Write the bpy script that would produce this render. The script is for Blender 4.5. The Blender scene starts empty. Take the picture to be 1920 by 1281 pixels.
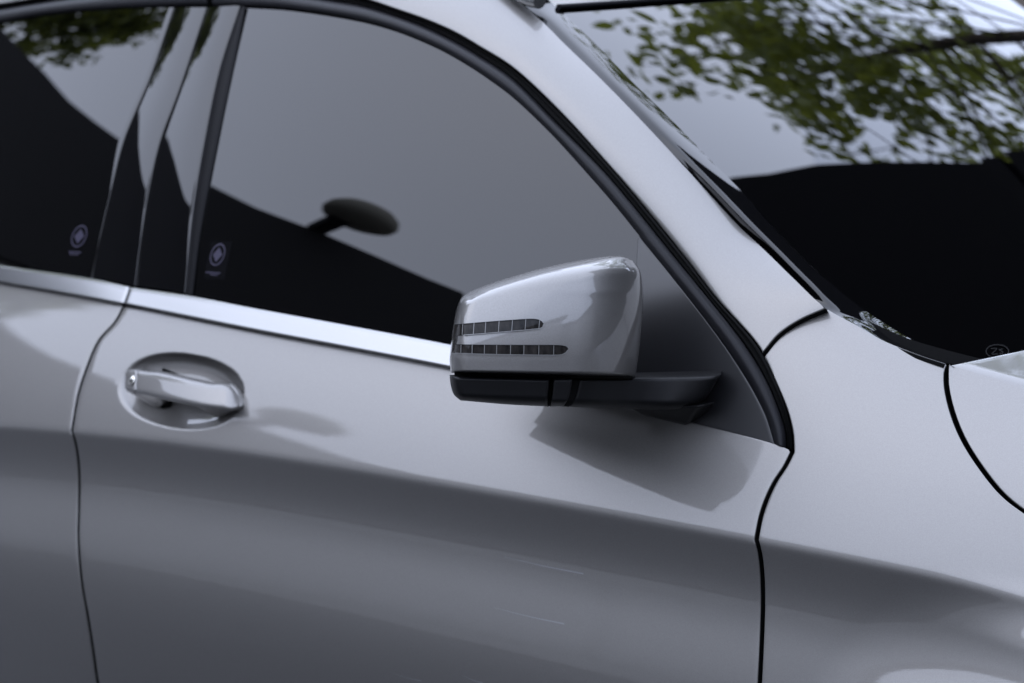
import bpy, math, random
import numpy as np
from mathutils import Matrix, Vector

random.seed(7)
rng = np.random.default_rng(7)
sc = bpy.context.scene
col = sc.collection
rad = math.radians

# ------------------------------------------------------------------ camera
# x: car's forward, y: into the car (away from the viewer), z: up, metres
THETA, PITCH, FPX, DREF = 40.0, 9.5, 4000.0, 2.2
_t, _p = rad(THETA), rad(PITCH)
CF = np.array([-math.sin(_t)*math.cos(_p), math.cos(_t)*math.cos(_p), -math.sin(_p)])
CR = np.array([math.cos(_t), math.sin(_t), 0.0])
CU = np.cross(CR, CF)
CAM = np.array([0, 0, .86]) - DREF*(CF + (1420-960)/FPX*CR + (640.5-1010)/FPX*CU)

cd = bpy.data.cameras.new('camera')
cd.sensor_width = 36.0
cd.lens = 36.0*FPX/1920.0
cd.clip_start, cd.clip_end = .05, 2000
cam = bpy.data.objects.new('camera', cd)
col.objects.link(cam)
cam.matrix_world = Matrix(((CR[0], CU[0], -CF[0], CAM[0]), (CR[1], CU[1], -CF[1], CAM[1]),
                           (CR[2], CU[2], -CF[2], CAM[2]), (0, 0, 0, 1)))
cd.dof.use_dof = True
cd.dof.focus_distance = 2.13
cd.dof.aperture_fstop = 6.3
sc.camera = cam

# ------------------------------------------------------------------ sky, sun, exposure
SUN_EL, SUN_AZ = 45.0, 225.0
w = bpy.data.worlds.new('World'); sc.world = w; w.use_nodes = True
nt = w.node_tree; nt.nodes.clear()
sky = nt.nodes.new('ShaderNodeTexSky'); sky.sky_type = 'NISHITA'; sky.sun_disc = False
sky.sun_elevation = rad(SUN_EL); sky.sun_rotation = rad(SUN_AZ)
sky.air_density = 1.6; sky.dust_density = 6.0; sky.ozone_density = 1.0
hs = nt.nodes.new('ShaderNodeHueSaturation'); hs.inputs['Saturation'].default_value = .60
bg = nt.nodes.new('ShaderNodeBackground'); bg.inputs['Strength'].default_value = .15
wo = nt.nodes.new('ShaderNodeOutputWorld')
veil = nt.nodes.new('ShaderNodeMixRGB'); veil.inputs[0].default_value = .965; veil.inputs[2].default_value = (5.35, 6.1, 8.1, 1)   # even cloud cover
nt.links.new(sky.outputs[0], hs.inputs['Color']); nt.links.new(hs.outputs[0], veil.inputs[1]); nt.links.new(veil.outputs[0], bg.inputs['Color'])
nt.links.new(bg.outputs[0], wo.inputs[0])
sd = bpy.data.lights.new('sun', 'SUN'); sd.energy = .5; sd.angle = rad(170); sd.color = (1, .97, .93)
sun = bpy.data.objects.new('sun', sd); col.objects.link(sun)
_az = rad(SUN_AZ)
_sdir = Vector((math.sin(_az)*math.cos(rad(SUN_EL)), math.cos(_az)*math.cos(rad(SUN_EL)), math.sin(rad(SUN_EL))))
sun.rotation_euler = _sdir.to_track_quat('Z', 'Y').to_euler()
vs = sc.view_settings
vs.view_transform = 'Standard'; vs.look = 'None'; vs.exposure = 1.40; vs.gamma = 1.0; vs.use_curve_mapping = False
sc.cycles.max_bounces = 8; sc.cycles.glossy_bounces = 5
sc.cycles.caustics_reflective = False; sc.cycles.caustics_refractive = False

# ------------------------------------------------------------------ materials
def mat(name, base, rough=.5, metal=0.0, coat=0.0, coat_rough=.02, ior=1.5, spec=.5):
    m = bpy.data.materials.new(name); m.use_nodes = True
    b = m.node_tree.nodes['Principled BSDF']
    b.inputs['Base Color'].default_value = (*base, 1); b.inputs['Roughness'].default_value = rough
    b.inputs['Metallic'].default_value = metal; b.inputs['IOR'].default_value = ior
    b.inputs['Specular IOR Level'].default_value = spec
    b.inputs['Coat Weight'].default_value = coat; b.inputs['Coat Roughness'].default_value = coat_rough
    return m
def noise_to(m, socket, scale, lo, hi, detail=3, stretch=None):
    t = m.node_tree; b = t.nodes['Principled BSDF']
    tc = t.nodes.new('ShaderNodeTexCoord'); n = t.nodes.new('ShaderNodeTexNoise')
    n.inputs['Scale'].default_value = scale; n.inputs['Detail'].default_value = detail
    mp = t.nodes.new('ShaderNodeMapping')
    if stretch: mp.inputs['Scale'].default_value = stretch
    t.links.new(tc.outputs['Object'], mp.inputs[0]); t.links.new(mp.outputs[0], n.inputs['Vector'])
    r = t.nodes.new('ShaderNodeValToRGB'); t.links.new(n.outputs['Fac'], r.inputs[0])
    r.color_ramp.elements[0].position = .3; r.color_ramp.elements[1].position = .7
    if isinstance(lo, (int, float)): lo, hi = (lo,)*3, (hi,)*3
    r.color_ramp.elements[0].color = (*lo, 1); r.color_ramp.elements[1].color = (*hi, 1)
    t.links.new(r.outputs[0], b.inputs[socket])
    return n, r
def bump(m, scale, strength, dist=.001, sockets=('Normal',), detail=2, stretch=None):
    t = m.node_tree; b = t.nodes['Principled BSDF']
    tc = t.nodes.new('ShaderNodeTexCoord'); n = t.nodes.new('ShaderNodeTexNoise')
    n.inputs['Scale'].default_value = scale; n.inputs['Detail'].default_value = detail
    mp = t.nodes.new('ShaderNodeMapping')
    if stretch: mp.inputs['Scale'].default_value = stretch
    t.links.new(tc.outputs['Object'], mp.inputs[0]); t.links.new(mp.outputs[0], n.inputs['Vector'])
    bp = t.nodes.new('ShaderNodeBump'); bp.inputs['Strength'].default_value = strength; bp.inputs['Distance'].default_value = dist
    t.links.new(n.outputs['Fac'], bp.inputs['Height'])
    for s in sockets: t.links.new(bp.outputs[0], b.inputs[s])
M = {}
M['paint'] = mat('silver_grey_paint', (.175, .168, .160), .49, .9, 1.0, .018)
noise_to(M['paint'], 'Base Color', 900, (.170, .164, .156), (.192, .186, .178), 1)
bump(M['paint'], 420, .03, .0006, ('Coat Normal',))
M['glass'] = mat('tinted_glass', (.0003, .0003, .0004), .0, 0, ior=1.52)
M['gloss_black'] = mat('gloss_black_trim', (.0015, .0015, .0018), .02, 0, ior=1.5)
M['rubber'] = mat('black_rubber', (.009, .009, .0105), .42, spec=.13)
M['seal'] = mat('seal_black', (.004, .004, .005), .45, spec=.10)
M['deep'] = mat('gap_shade_and_seal_black', (.002, .002, .002), .9, spec=.1)  # door seals and inner body; also paints gap shade on returns and fillers
M['plastic'] = mat('satin_black_plastic', (.004, .004, .0045), .40, spec=.14)
bump(M['plastic'], 2500, .12, .0004)
M['sail'] = mat('sail_black', (.006, .006, .007), .33, spec=.7)
M['chrome'] = mat('satin_aluminium', (.30, .30, .30), .20, 1.0)
M['lens'] = mat('smoked_lens', (.012, .011, .010), .08, ior=1.5, spec=.16)
noise_to(M['lens'], 'Base Color', 160, (.003, .003, .003), (.025, .022, .02), 4, (1, 1, .3))
M['rib'] = mat('lens_rib', (.15, .147, .143), .4, .3)
M['lock'] = mat('polished_steel', (.8, .78, .72), .12, 1.0)
M['mirror_glass'] = mat('mirror_silver', (.9, .9, .9), .0, 1.0)
M['violet'] = mat('violet_ink', (.015, .011, .032), .5)
M['clear_edge'] = mat('decal_film', (.0025, .0025, .003), .03)
M['asphalt'] = mat('asphalt', (.12, .12, .122), .85)
noise_to(M['asphalt'], 'Base Color', 60, (.045, .045, .047), (.085, .085, .087), 6)
M['dark_wall'] = mat('dark_cladding', (.004, .004, .0045), .8, spec=.1)
M['near_wall'] = mat('charcoal_cladding', (.060, .058, .057), .8, spec=.2)
M['grey_wall'] = mat('grey_render', (.10, .10, .105), .8)
M['pale_wall'] = mat('pale_render', (.52, .51, .49), .8)
M['concrete'] = mat('pale_concrete', (.28, .275, .265), .85)
noise_to(M['concrete'], 'Base Color', 3, (.19, .187, .18), (.25, .246, .238), 8)
M['dark_fascia'] = mat('dark_fascia', (.005, .005, .0055), .8, spec=.1)
M['lamp'] = mat('lamp_shade_dark', (.30, .28, .22), .6)
M['bark'] = mat('bark', (.06, .045, .03), .9)
noise_to(M['bark'], 'Base Color', 12, (.035, .026, .018), (.09, .07, .05), 5)
M['leaf'] = mat('leaf', (.07, .10, .02), .5)
_n, _r = noise_to(M['leaf'], 'Base Color', 5, (.06, .085, .012), (.17, .20, .03), 4)
_t = M['leaf'].node_tree; _tr = _t.nodes.new('ShaderNodeBsdfTranslucent'); _tr.inputs[0].default_value = (.36, .40, .06, 1); _ad = _t.nodes.new('ShaderNodeMixShader'); _ad.inputs[0].default_value = .4
_t.links.new(_t.nodes['Principled BSDF'].outputs[0], _ad.inputs[1]); _t.links.new(_tr.outputs[0], _ad.inputs[2]); _t.links.new(_ad.outputs[0], _t.nodes['Material Output'].inputs[0])

# ------------------------------------------------------------------ mesh helpers
def link(name, verts, faces, m, parent=None, smooth=True):
    me = bpy.data.meshes.new(name)
    me.from_pydata([tuple(map(float, v)) for v in verts], [], [tuple(map(int, f)) for f in faces])
    me.materials.append(m)
    if smooth: me.polygons.foreach_set('use_smooth', [True]*len(me.polygons))
    me.update()
    o = bpy.data.objects.new(name, me); col.objects.link(o)
    if parent is not None: o.parent = parent
    return o
def empty(name, loc=(0, 0, 0)):
    o = bpy.data.objects.new(name, None); o.location = loc; o.empty_display_size = .1; col.objects.link(o); return o
def tag(o, label=None, cat=None, kind=None, group=None):
    if label: o['label'] = label
    if cat: o['category'] = cat
    if kind: o['kind'] = kind
    if group: o['group'] = group
    return o
class MB:
    def __init__(s): s.v, s.f, s.m = [], [], []
    def grid(s, P, flip=False, mi=0):
        P = np.asarray(P); nr, nc = P.shape[:2]; b = len(s.v)
        s.v.extend(P.reshape(-1, 3).tolist())
        for i in range(nr-1):
            for j in range(nc-1):
                q = (b+i*nc+j, b+i*nc+j+1, b+(i+1)*nc+j+1, b+(i+1)*nc+j)
                s.f.append(q[::-1] if flip else q)
        s.m.extend([mi]*((nr-1)*(nc-1)))
        return s
    def build(s, name, m, parent=None, smooth=True, weld=0):
        o = link(name, s.v, s.f, m, parent, smooth)
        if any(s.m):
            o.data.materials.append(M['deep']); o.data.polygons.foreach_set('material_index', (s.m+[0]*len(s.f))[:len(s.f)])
        if weld:
            import bmesh
            bm = bmesh.new(); bm.from_mesh(o.data); bmesh.ops.remove_doubles(bm, verts=bm.verts, dist=weld)
            bmesh.ops.recalc_face_normals(bm, faces=bm.faces)
            bm.to_mesh(o.data); bm.free()
        return o

def cr(pts, n):
    """smooth curve through points, resampled evenly to n"""
    p = np.asarray(pts, float)
    if len(p) == 2:
        return p[0] + (p[1]-p[0])*np.linspace(0, 1, n)[:, None]
    e = np.vstack([2*p[0]-p[1], p, 2*p[-1]-p[-2]]); out = []
    for i in range(len(p)-1):
        a, b, c, d = e[i:i+4]
        ta = 0; tb = ta+np.linalg.norm(b-a)**.5+1e-9; tc = tb+np.linalg.norm(c-b)**.5+1e-9; td = tc+np.linalg.norm(d-c)**.5+1e-9
        t = np.linspace(tb, tc, 40, endpoint=(i == len(p)-2))[:, None]
        A1 = (tb-t)/(tb-ta)*a+(t-ta)/(tb-ta)*b; A2 = (tc-t)/(tc-tb)*b+(t-tb)/(tc-tb)*c; A3 = (td-t)/(td-tc)*c+(t-tc)/(td-tc)*d
        B1 = (tc-t)/(tc-ta)*A1+(t-ta)/(tc-ta)*A2; B2 = (td-t)/(td-tb)*A2+(t-tb)/(td-tb)*A3
        out.append((tc-t)/(tc-tb)*B1+(t-tb)/(tc-tb)*B2)
    q = np.vstack(out)
    L = np.r_[0, np.cumsum(np.linalg.norm(np.diff(q, axis=0), axis=1))]
    u = np.linspace(0, L[-1], n)
    return np.stack([np.interp(u, L, q[:, k]) for k in range(q.shape[1])], 1)
def resample(q, par):
    L = np.r_[0, np.cumsum(np.linalg.norm(np.diff(q, axis=0), axis=1))]; u = np.asarray(par)*L[-1]
    return np.stack([np.interp(u, L, q[:, k]) for k in range(q.shape[1])], 1)
def shift(q, d):
    """offset a pixel polyline sideways by d (to its left when walking along it, image axes)"""
    t = np.gradient(q, axis=0); t /= np.linalg.norm(t, axis=1)[:, None]+1e-9
    return q + d*np.stack([t[:, 1], -t[:, 0]], 1)
def coons(bottom, top, left, right, us, vs_):
    """pixel patch: bottom/top run left to right, left/right run bottom to top"""
    b, t = resample(bottom, us), resample(top, us); l, r = resample(left, vs_), resample(right, vs_)
    U, V = us[None, :, None], vs_[:, None, None]
    S = (1-V)*b[None]+V*t[None]+(1-U)*l[:, None]+U*r[:, None]
    S -= (1-U)*(1-V)*b[0]+U*(1-V)*b[-1]+(1-U)*V*t[0]+U*V*t[-1]
    return S
def ss(a, b, x):
    t = np.clip((x-a)/(b-a), 0, 1); return t*t*(3-2*t)

def rays(px):
    px = np.asarray(px, float)
    return CF + ((px[..., 0]-960)/FPX)[..., None]*CR + ((640.5-px[..., 1])/FPX)[..., None]*CU
def solve(px, fun, off=0.0, lo=-.45, hi=.75):
    """where the sight line of each traced point meets the body surface y = fun(x, z) + off"""
    px = np.asarray(px, float); sh = px.shape[:-1]; r = rays(px.reshape(-1, 2)); n = len(r)
    off = np.broadcast_to(np.asarray(off, float), sh).reshape(-1)
    t0 = (lo-CAM[1])/r[:, 1]; t1 = (hi-CAM[1])/r[:, 1]
    def g(t):
        q = CAM[None]+r*t[:, None]; return q[:, 1]-fun(q[:, 0], q[:, 2])-off
    a = t0.copy(); b = t1.copy(); done = np.zeros(n, bool); prev = t0
    for k in range(1, 49):
        t = t0+(t1-t0)*k/48; s = g(t) >= 0; new = s & ~done
        a[new] = prev[new]; b[new] = t[new]; done |= s; prev = t
        if done.all(): break
    for _ in range(34):
        m = .5*(a+b); s = g(m) >= 0; b = np.where(s, m, b); a = np.where(s, a, m)
    return (CAM[None]+r*b[:, None]).reshape(sh+(3,))
def hit_y(px, y):
    r = rays(px); t = (y-CAM[1])/r[..., 1]; return CAM+r*t[..., None]

# ------------------------------------------------------------------ body surface of the car
def Y0(x): return np.where(x > -.55, .065, .012)*(x+.55)**2
crease_px = cr([(-420, 792), (-150, 794), (0, 799), (135, 808), (240, 820), (480, 852), (720, 889), (960, 929), (1180, 972),
                (1300, 993), (1420, 1013), (1640, 1058), (1800, 1090), (1920, 1117), (2150, 1172)], 160)
_c3 = solve(crease_px, lambda x, z: Y0(x))
_pz = np.polyfit(_c3[:, 0], _c3[:, 2], 5)
_xa, _xb = _c3[:, 0].min(), _c3[:, 0].max()
def zc(x):
    xx = np.clip(x, _xa, _xb); d = np.polyder(_pz)
    return np.polyval(_pz, xx)+(x-xx)*np.polyval(d, xx)
_s = np.arange(-.95, .9, .001)
_lo = np.interp(_s, [-.95, -.7, -.52, -.42, -.34, -.27, -.20, -.15, -.11, -.075, -.045, -.02, 0], [-14, -14, -13, -15, -15, -11, 0, 13, 15, 6, -8, -15, -16])
_lo = np.convolve(np.pad(_lo, 40, mode='edge'), np.hanning(41)/np.hanning(41).sum(), 'same')[40:-40]
_lo = np.where(_s > -.02, np.minimum(_lo, -12.5), _lo)
_up = 22.5+np.minimum(74*_s.clip(0), 12+18*(1-np.exp(-(_s-.16).clip(0)/.12)))
_sl = np.tan(np.radians(np.where(_s < 0, _lo, _up)))
_g = np.exp(-.5*(np.arange(-24, 25)/4.0)**2); _g /= _g.sum()
_sl = np.convolve(np.pad(_sl, 40, mode='edge'), _g, 'same')[40:-40]
_P = np.cumsum(_sl)*.001; _P -= np.interp(0, _s, _P)
_w1, _w2 = solve(np.array([[1650., 1180.], [1820., 1225.]]), lambda x, z: Y0(x))
WX, WZ = _w1[0]+.47, .34
WR1 = math.hypot(_w1[0]-WX, _w1[2]-WZ)+.02; WR2 = math.hypot(_w2[0]-WX, _w2[2]-WZ)-.16
def F(x, z):
    s = z-zc(x)
    y = Y0(x)+np.interp(s, _s, _P)
    y = y+.9*np.maximum(0, s-.07)**2*ss(-.05, .25, x)
    r = np.hypot(x-WX, z-WZ)
    y = y-.062*ss(WR1, WR2, r)*ss(.02, -.05, s)*(x > -.4)
    return y
belt_lo = cr([(-420, 455), (-150, 503), (0, 530), (232, 572), (480, 622), (720, 667), (843, 691), (1000, 724), (1200, 768), (1350, 805), (1455, 833), (1486, 846)], 120)
_b3 = solve(belt_lo, F)
_pb = np.polyfit(_b3[:, 0], _b3[:, 2], 3); _py = np.polyfit(_b3[:, 0], _b3[:, 1], 3)
_ba, _bb = _b3[:, 0].min(), _b3[:, 0].max()
def _ext(p, x):
    xx = np.clip(x, _ba, _bb); return np.polyval(p, xx)+(x-xx)*np.polyval(np.polyder(p), xx)
def zb(x): return _ext(_pb, x)
def yb(x): return _ext(_py, x)
def Gq(x, z):
    q = z-zb(x); return yb(x)+math.tan(rad(15))*q+.34*q*np.abs(q)
def G(x, z): return Gq(x, z)+.008

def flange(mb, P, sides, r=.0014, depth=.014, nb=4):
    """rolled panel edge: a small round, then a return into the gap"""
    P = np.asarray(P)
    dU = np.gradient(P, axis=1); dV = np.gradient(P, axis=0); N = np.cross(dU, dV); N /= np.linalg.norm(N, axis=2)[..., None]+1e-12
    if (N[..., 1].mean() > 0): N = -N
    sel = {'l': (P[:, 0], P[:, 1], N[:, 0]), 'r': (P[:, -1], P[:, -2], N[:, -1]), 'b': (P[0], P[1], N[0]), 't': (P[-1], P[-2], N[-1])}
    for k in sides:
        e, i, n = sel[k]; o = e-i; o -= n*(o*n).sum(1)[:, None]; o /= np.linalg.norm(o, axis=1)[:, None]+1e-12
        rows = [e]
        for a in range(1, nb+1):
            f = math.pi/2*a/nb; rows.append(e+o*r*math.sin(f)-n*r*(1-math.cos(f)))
        mb.grid(np.stack(rows)); mb.grid(np.stack([rows[-1], rows[-1]-n*depth]), mi=1)  # return coloured near-black instead of paint, so the seam reads as shaded
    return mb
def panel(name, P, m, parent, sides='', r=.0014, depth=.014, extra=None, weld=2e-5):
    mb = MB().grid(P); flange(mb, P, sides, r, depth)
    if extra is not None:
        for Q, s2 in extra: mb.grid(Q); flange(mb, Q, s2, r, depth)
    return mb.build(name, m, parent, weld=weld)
def band(name, A, B, fun, m, parent, prof=lambda v: 0*v, n=140, nv=9, sides='', r=.0015, depth=.01):
    a, b = cr(A, n), cr(B, n); v = np.linspace(0, 1, nv)
    px = a[None]*(1-v)[:, None, None]+b[None]*v[:, None, None]
    off = -np.broadcast_to(prof(v)[:, None], px.shape[:2])
    return panel(name, solve(px, fun, off), m, parent, sides, r, depth)

# ------------------------------------------------------------------ traced feature lines (photo pixels)
seam_up = [(232, 573), (215, 604), (184, 640), (162, 690), (146, 740), (137, 790), (134, 808)]          # rear/front door gap
seam_dn = [(134, 808), (141, 830), (146, 860), (148, 895), (147, 960), (146, 1000), (148, 1045), (154, 1100), (163, 1150), (172, 1205), (183, 1281), (205, 1400), (240, 1560)]
fseam_up = [(1485, 848), (1472, 874), (1453, 903), (1438, 934), (1427, 966), (1420, 1000), (1418, 1012)]  # door/wing gap
fseam_dn = [(1418, 1012), (1425, 1042), (1429, 1080), (1430, 1130), (1428, 1200), (1424, 1281), (1416, 1400), (1400, 1560)]
glass_top = [(459, 12), (520, 15), (580, 22), (630, 30), (680, 40), (730, 54), (780, 73), (830, 96), (880, 125), (920, 152), (960, 182), (1030, 248), (1095, 319), (1150, 382), (1200, 444)]
sail_edge = [(1200, 447), (1260, 521), (1330, 611), (1370, 667), (1410, 731), (1435, 781), (1451, 832)]
stripe_in = [(400, -28), (500, -18), (610, 0), (680, 12), (740, 30), (800, 53), (860, 83), (900, 107), (960, 148), (1040, 228), (1130, 320), (1180, 378), (1250, 465), (1330, 563), (1392, 642), (1432, 706), (1458, 765), (1472, 810), (1474, 838)]
stripe_out = [(400, -48), (520, -36), (620, -18), (690, 0), (740, 17), (800, 38), (850, 60), (900, 89), (960, 127), (1050, 211), (1150, 322), (1200, 381), (1290, 492), (1340, 558), (1420, 650), (1455, 718), (1476, 770), (1486, 812), (1488, 845)]
trim_a = [(420, -150), (640, -138), (790, -102), (900, -52), (985, 14), (1022, 46), (1060, 84), (1110, 132), (1160, 182), (1210, 234), (1288, 318), (1335, 370), (1385, 424), (1438, 474), (1490, 525), (1545, 576), (1610, 613), (1655, 639), (1715, 663), (1772, 682)]
trim_b = [(460, -170), (690, -156), (850, -112), (955, -56), (1040, 10), (1070, 38), (1120, 86), (1185, 153), (1245, 211), (1310, 277), (1352, 320), (1385, 353), (1440, 412), (1530, 505), (1590, 559), (1650, 601), (1715, 640), (1770, 664), (1825, 682)]

# ------------------------------------------------------------------ the car
car = empty('parked_car', (0, .9, 0))
car.location = (0, 0, 0)
tag(car, 'silver grey car with dark tinted windows and door mirror, seen close from its right side', 'car')

NU = np.linspace(0, 1, 150)
def rows_to(n, p=2.0): return np.linspace(0, 1, n)**p
def split(curve, x):
    i = np.argmin(np.abs(curve[:, 0]-x)); return curve[:i+1], curve[i:]
# handle bowl, in the plane of the door
hb = solve(np.array([[336., 733.]]), F)[0]
hl, hr = solve(np.array([[221., 726.], [455., 752.]]), F)
_hd = (hr-hl)[[0, 2]]; HA = np.linalg.norm(_hd)/2; _hd /= np.linalg.norm(_hd)
ht, hbot = solve(np.array([[318., 655.], [356., 809.]]), F); HB = abs(ht[2]-hbot[2])/2
def bowl(x, z):
    dx, dz = x-hb[0], z-hb[2]
    a = (dx*_hd[0]+dz*_hd[1])/HA; b = (-dx*_hd[1]+dz*_hd[0])/HB
    r2 = np.abs(a)**2.2+np.abs(b+.10*a)**2.2
    q = np.clip(1-r2, 0, 1)
    return .023*(1-(1-q)**2.0)*ss(0, .16, q)**.7
def Fd(x, z): return F(x, z)+bowl(x, z)

def off_px(curve, d, n=120): return shift(cr(curve, n), d)
# front door skin
g = 3.6
L_up = off_px(seam_up[::-1], 0)+[g, 0]; L_dn = off_px(seam_dn[::-1], 0)+[g, 0]
R_up = off_px(fseam_up[::-1], 0)-[6.5, 0]; R_dn = off_px(fseam_dn[::-1], 0)-[6.5, 0]
def clip_curve(c, xa, xb, n=200):
    xs = np.linspace(xa, xb, n); return np.stack([xs, np.interp(xs, c[:, 0], c[:, 1])], 1)
cr_d = clip_curve(crease_px, L_up[0, 0], R_up[0, 0]); L_up[0] = cr_d[0]; R_up[0] = cr_d[-1]; L_dn[-1] = cr_d[0]; R_dn[-1] = cr_d[-1]
bl_d = clip_curve(belt_lo, L_up[-1, 0], R_up[-1, 0])+[0, 2.5]; L_up[-1] = bl_d[0]; R_up[-1] = bl_d[-1]
us = np.unique(np.r_[np.linspace(0, .05, 8), np.linspace(.05, .26, 110), np.linspace(.26, 1, 130)])
vsu = np.unique(np.r_[np.linspace(0, .08, 12), np.linspace(.08, 1, 90)])
vsd = 1-np.unique(np.r_[np.linspace(0, .08, 14), np.linspace(.08, 1, 70)])[::-1]
Pu = solve(coons(cr_d, bl_d, L_up, R_up, us, vsu), Fd)
bot_d = np.array([L_dn[0], R_dn[0]])
Pd = solve(coons(bot_d, cr_d, L_dn, R_dn, us, vsd), Fd)
front_door = panel('front_door', Pu, M['paint'], car, 'lrt', extra=[(Pd, 'lr')])
# rear door skin
g2 = 3.6
L2u = np.array([[-420., 792.], [-420., 459.]]); L2d = np.array([[-420., 1560.], [-420., 792.]])
R2u = off_px(seam_up[::-1], 0)-[g2, 0]; R2d = off_px(seam_dn[::-1], 0)-[g2, 0]
cr_r = clip_curve(crease_px, -420, R2u[0, 0]); R2u[0] = cr_r[-1]; R2d[-1] = cr_r[-1]
bl_r = clip_curve(belt_lo, -420, R2u[-1, 0])+[0, 2.5]; R2u[-1] = bl_r[-1]
us2 = np.linspace(0, 1, 90)
Ru = solve(coons(cr_r, bl_r, L2u, R2u, us2, vsu), F); Rd = solve(coons(np.array([L2d[0], R2d[0]]), cr_r, L2d, R2d, us2, vsd), F)
rear_door = panel('rear_door', Ru, M['paint'], car, 'rt', extra=[(Rd, 'r')])

# front wing
pillar_seam = [(1432, 664), (1460, 630), (1500, 603), (1547, 582)]
hood_seam = [(1774, 684), (1774, 720), (1785, 770), (1806, 822), (1840, 876), (1880, 925), (1920, 957), (2010, 1010), (2150, 1075), (2550, 1225)]
stripe_o = cr(stripe_out, 300)
lowpart = stripe_o[stripe_o[:, 1] > 664]
Lw_up = np.vstack([cr(fseam_up[::-1], 80)+[6, 0], lowpart[::-1][4:]+[3, 0]])
ta = cr(trim_a, 400); cowl = ta[ta[:, 0] > 1549]
Tw = np.vstack([cr(pillar_seam, 60)+[3, 5], cowl+[0, 1]])
Rw = cr(hood_seam[::-1], 120)-[6.5, -2]
cr_w = np.vstack([clip_curve(crease_px, Lw_up[0, 0], 2150), [(2350, 1222), (2550, 1272)]]); Lw_up[0] = cr_w[0]; Rw[0] = cr_w[-1]; Lw_up[-1] = Tw[0]; Rw[-1] = Tw[-1]
us3 = np.linspace(0, 1, 170); vs3 = np.unique(np.r_[np.linspace(0, .06, 12), np.linspace(.06, 1, 120)])
Wu = solve(coons(cr_w, Tw, Lw_up, Rw, us3, vs3), F)
Lwd = cr(fseam_dn[::-1], 120)+[6, 0]; Lwd[-1] = cr_w[0]
Rwd = np.array([[2550., 1640.], cr_w[-1]])
Wd_ = solve(coons(np.array([Lwd[0], Rwd[0]]), cr_w, Lwd, Rwd, us3, vsd), F)
wing = panel('front_wing', Wu, M['paint'], car, 'lrt', extra=[(Wd_, 'l')])

# windscreen pillar + roof side, one pressing
def Apil(x, z):
    s = z-zc(x); w_ = .035; sm = .22-w_*np.logaddexp(0, (.22-s)/w_); ze = zc(x)+sm
    return Gq(x, z)+.002+(F(x, ze)-Gq(x, ze)-.002)*np.exp(-(np.maximum(s-.20, 0)/.20)**2)
so = stripe_o[stripe_o[:, 1] <= 666]
so_low = cr(np.vstack([[(-420, 92), (-200, 44), (0, 8), (130, -14), (300, -40)], so[:1]]), 60)
Apx_a = np.vstack([so_low[:-1], so])+[2.5, -2.5]
tb_ = ta[ta[:, 0] <= 1547]
Apx_b = np.vstack([cr([(-420, 0), (-100, -70), (200, -130), tuple(tb_[0])], 60)[:-1], tb_])
un = np.unique(np.r_[np.linspace(0, .4, 50), np.linspace(.4, 1, 200)]); a_, b_ = resample(Apx_a, un), resample(Apx_b, un)
b_[-1] = (1545, 578); a_[-1] = (1428, 659)
vv = np.linspace(0, 1, 40)
apx = a_[None]*(1-vv)[:, None, None]+b_[None]*vv[:, None, None]
_sv = resample(cr(pillar_seam, 60), vv)-[2.5, 5.0]; _ln = apx[:, -1].copy()
apx += ss(.86, 1, un)[None, :, None]*(_sv-_ln)[:, None]
lowblend = ss(1.0, .9, un)
pillar = panel('windscreen_pillar', solve(apx, Apil, (.040*vv**2)[:, None]*lowblend[None]), M['paint'], car, 'br')

# dark inner body behind all gaps
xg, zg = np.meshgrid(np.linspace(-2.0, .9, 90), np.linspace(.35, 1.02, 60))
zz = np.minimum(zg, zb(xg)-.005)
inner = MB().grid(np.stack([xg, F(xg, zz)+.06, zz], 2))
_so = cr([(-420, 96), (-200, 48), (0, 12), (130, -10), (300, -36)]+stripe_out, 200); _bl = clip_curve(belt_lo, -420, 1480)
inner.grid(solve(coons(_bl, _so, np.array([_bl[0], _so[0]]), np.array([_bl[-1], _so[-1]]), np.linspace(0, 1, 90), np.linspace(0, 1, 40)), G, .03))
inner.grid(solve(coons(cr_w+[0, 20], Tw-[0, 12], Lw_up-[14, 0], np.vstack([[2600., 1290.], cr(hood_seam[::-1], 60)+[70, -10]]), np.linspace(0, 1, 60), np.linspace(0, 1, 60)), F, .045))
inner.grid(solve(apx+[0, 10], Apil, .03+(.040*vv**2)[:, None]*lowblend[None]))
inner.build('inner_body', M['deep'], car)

# side glass
gb = cr([(345, 546), (480, 574), (840, 642), (1000, 678), (1215, 742)], 80)
fw = coons(gb+[0, 8], cr(glass_top, 120)+[3, -5], np.array([gb[0]+[0, 8], [462, 7]]), np.array([gb[-1]+[0, 8], [1203, 439]]), np.linspace(0, 1, 120), np.linspace(0, 1, 80))
front_window = panel('front_window', solve(fw, G), M['glass'], car)
rg_top = [(-420, 135), (-200, 82), (0, 42), (80, 28), (180, 18), (326, 11)]
rg_r = [(170, 521), (205, 370), (230, 270), (250, 219), (280, 149), (308, 68), (326, 14)]
rgb_ = cr([(-420, 420), (-200, 462), (0, 496), (170, 521)], 60)
rw = coons(rgb_+[0, 8], cr(rg_top, 60)+[0, -5], np.array([rgb_[0]+[0, 8], [-420, 130]]), cr(rg_r, 60)-[1.0, 0], np.linspace(0, 1, 80), np.linspace(0, 1, 80))
def Gr(x, z):   # rear glass barrels a little more than the front one
    return G(x, z)-.0018
rear_window = panel('rear_window', solve(rw, Gr), M['glass'], car, 'r', r=.001, depth=.006)

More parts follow.
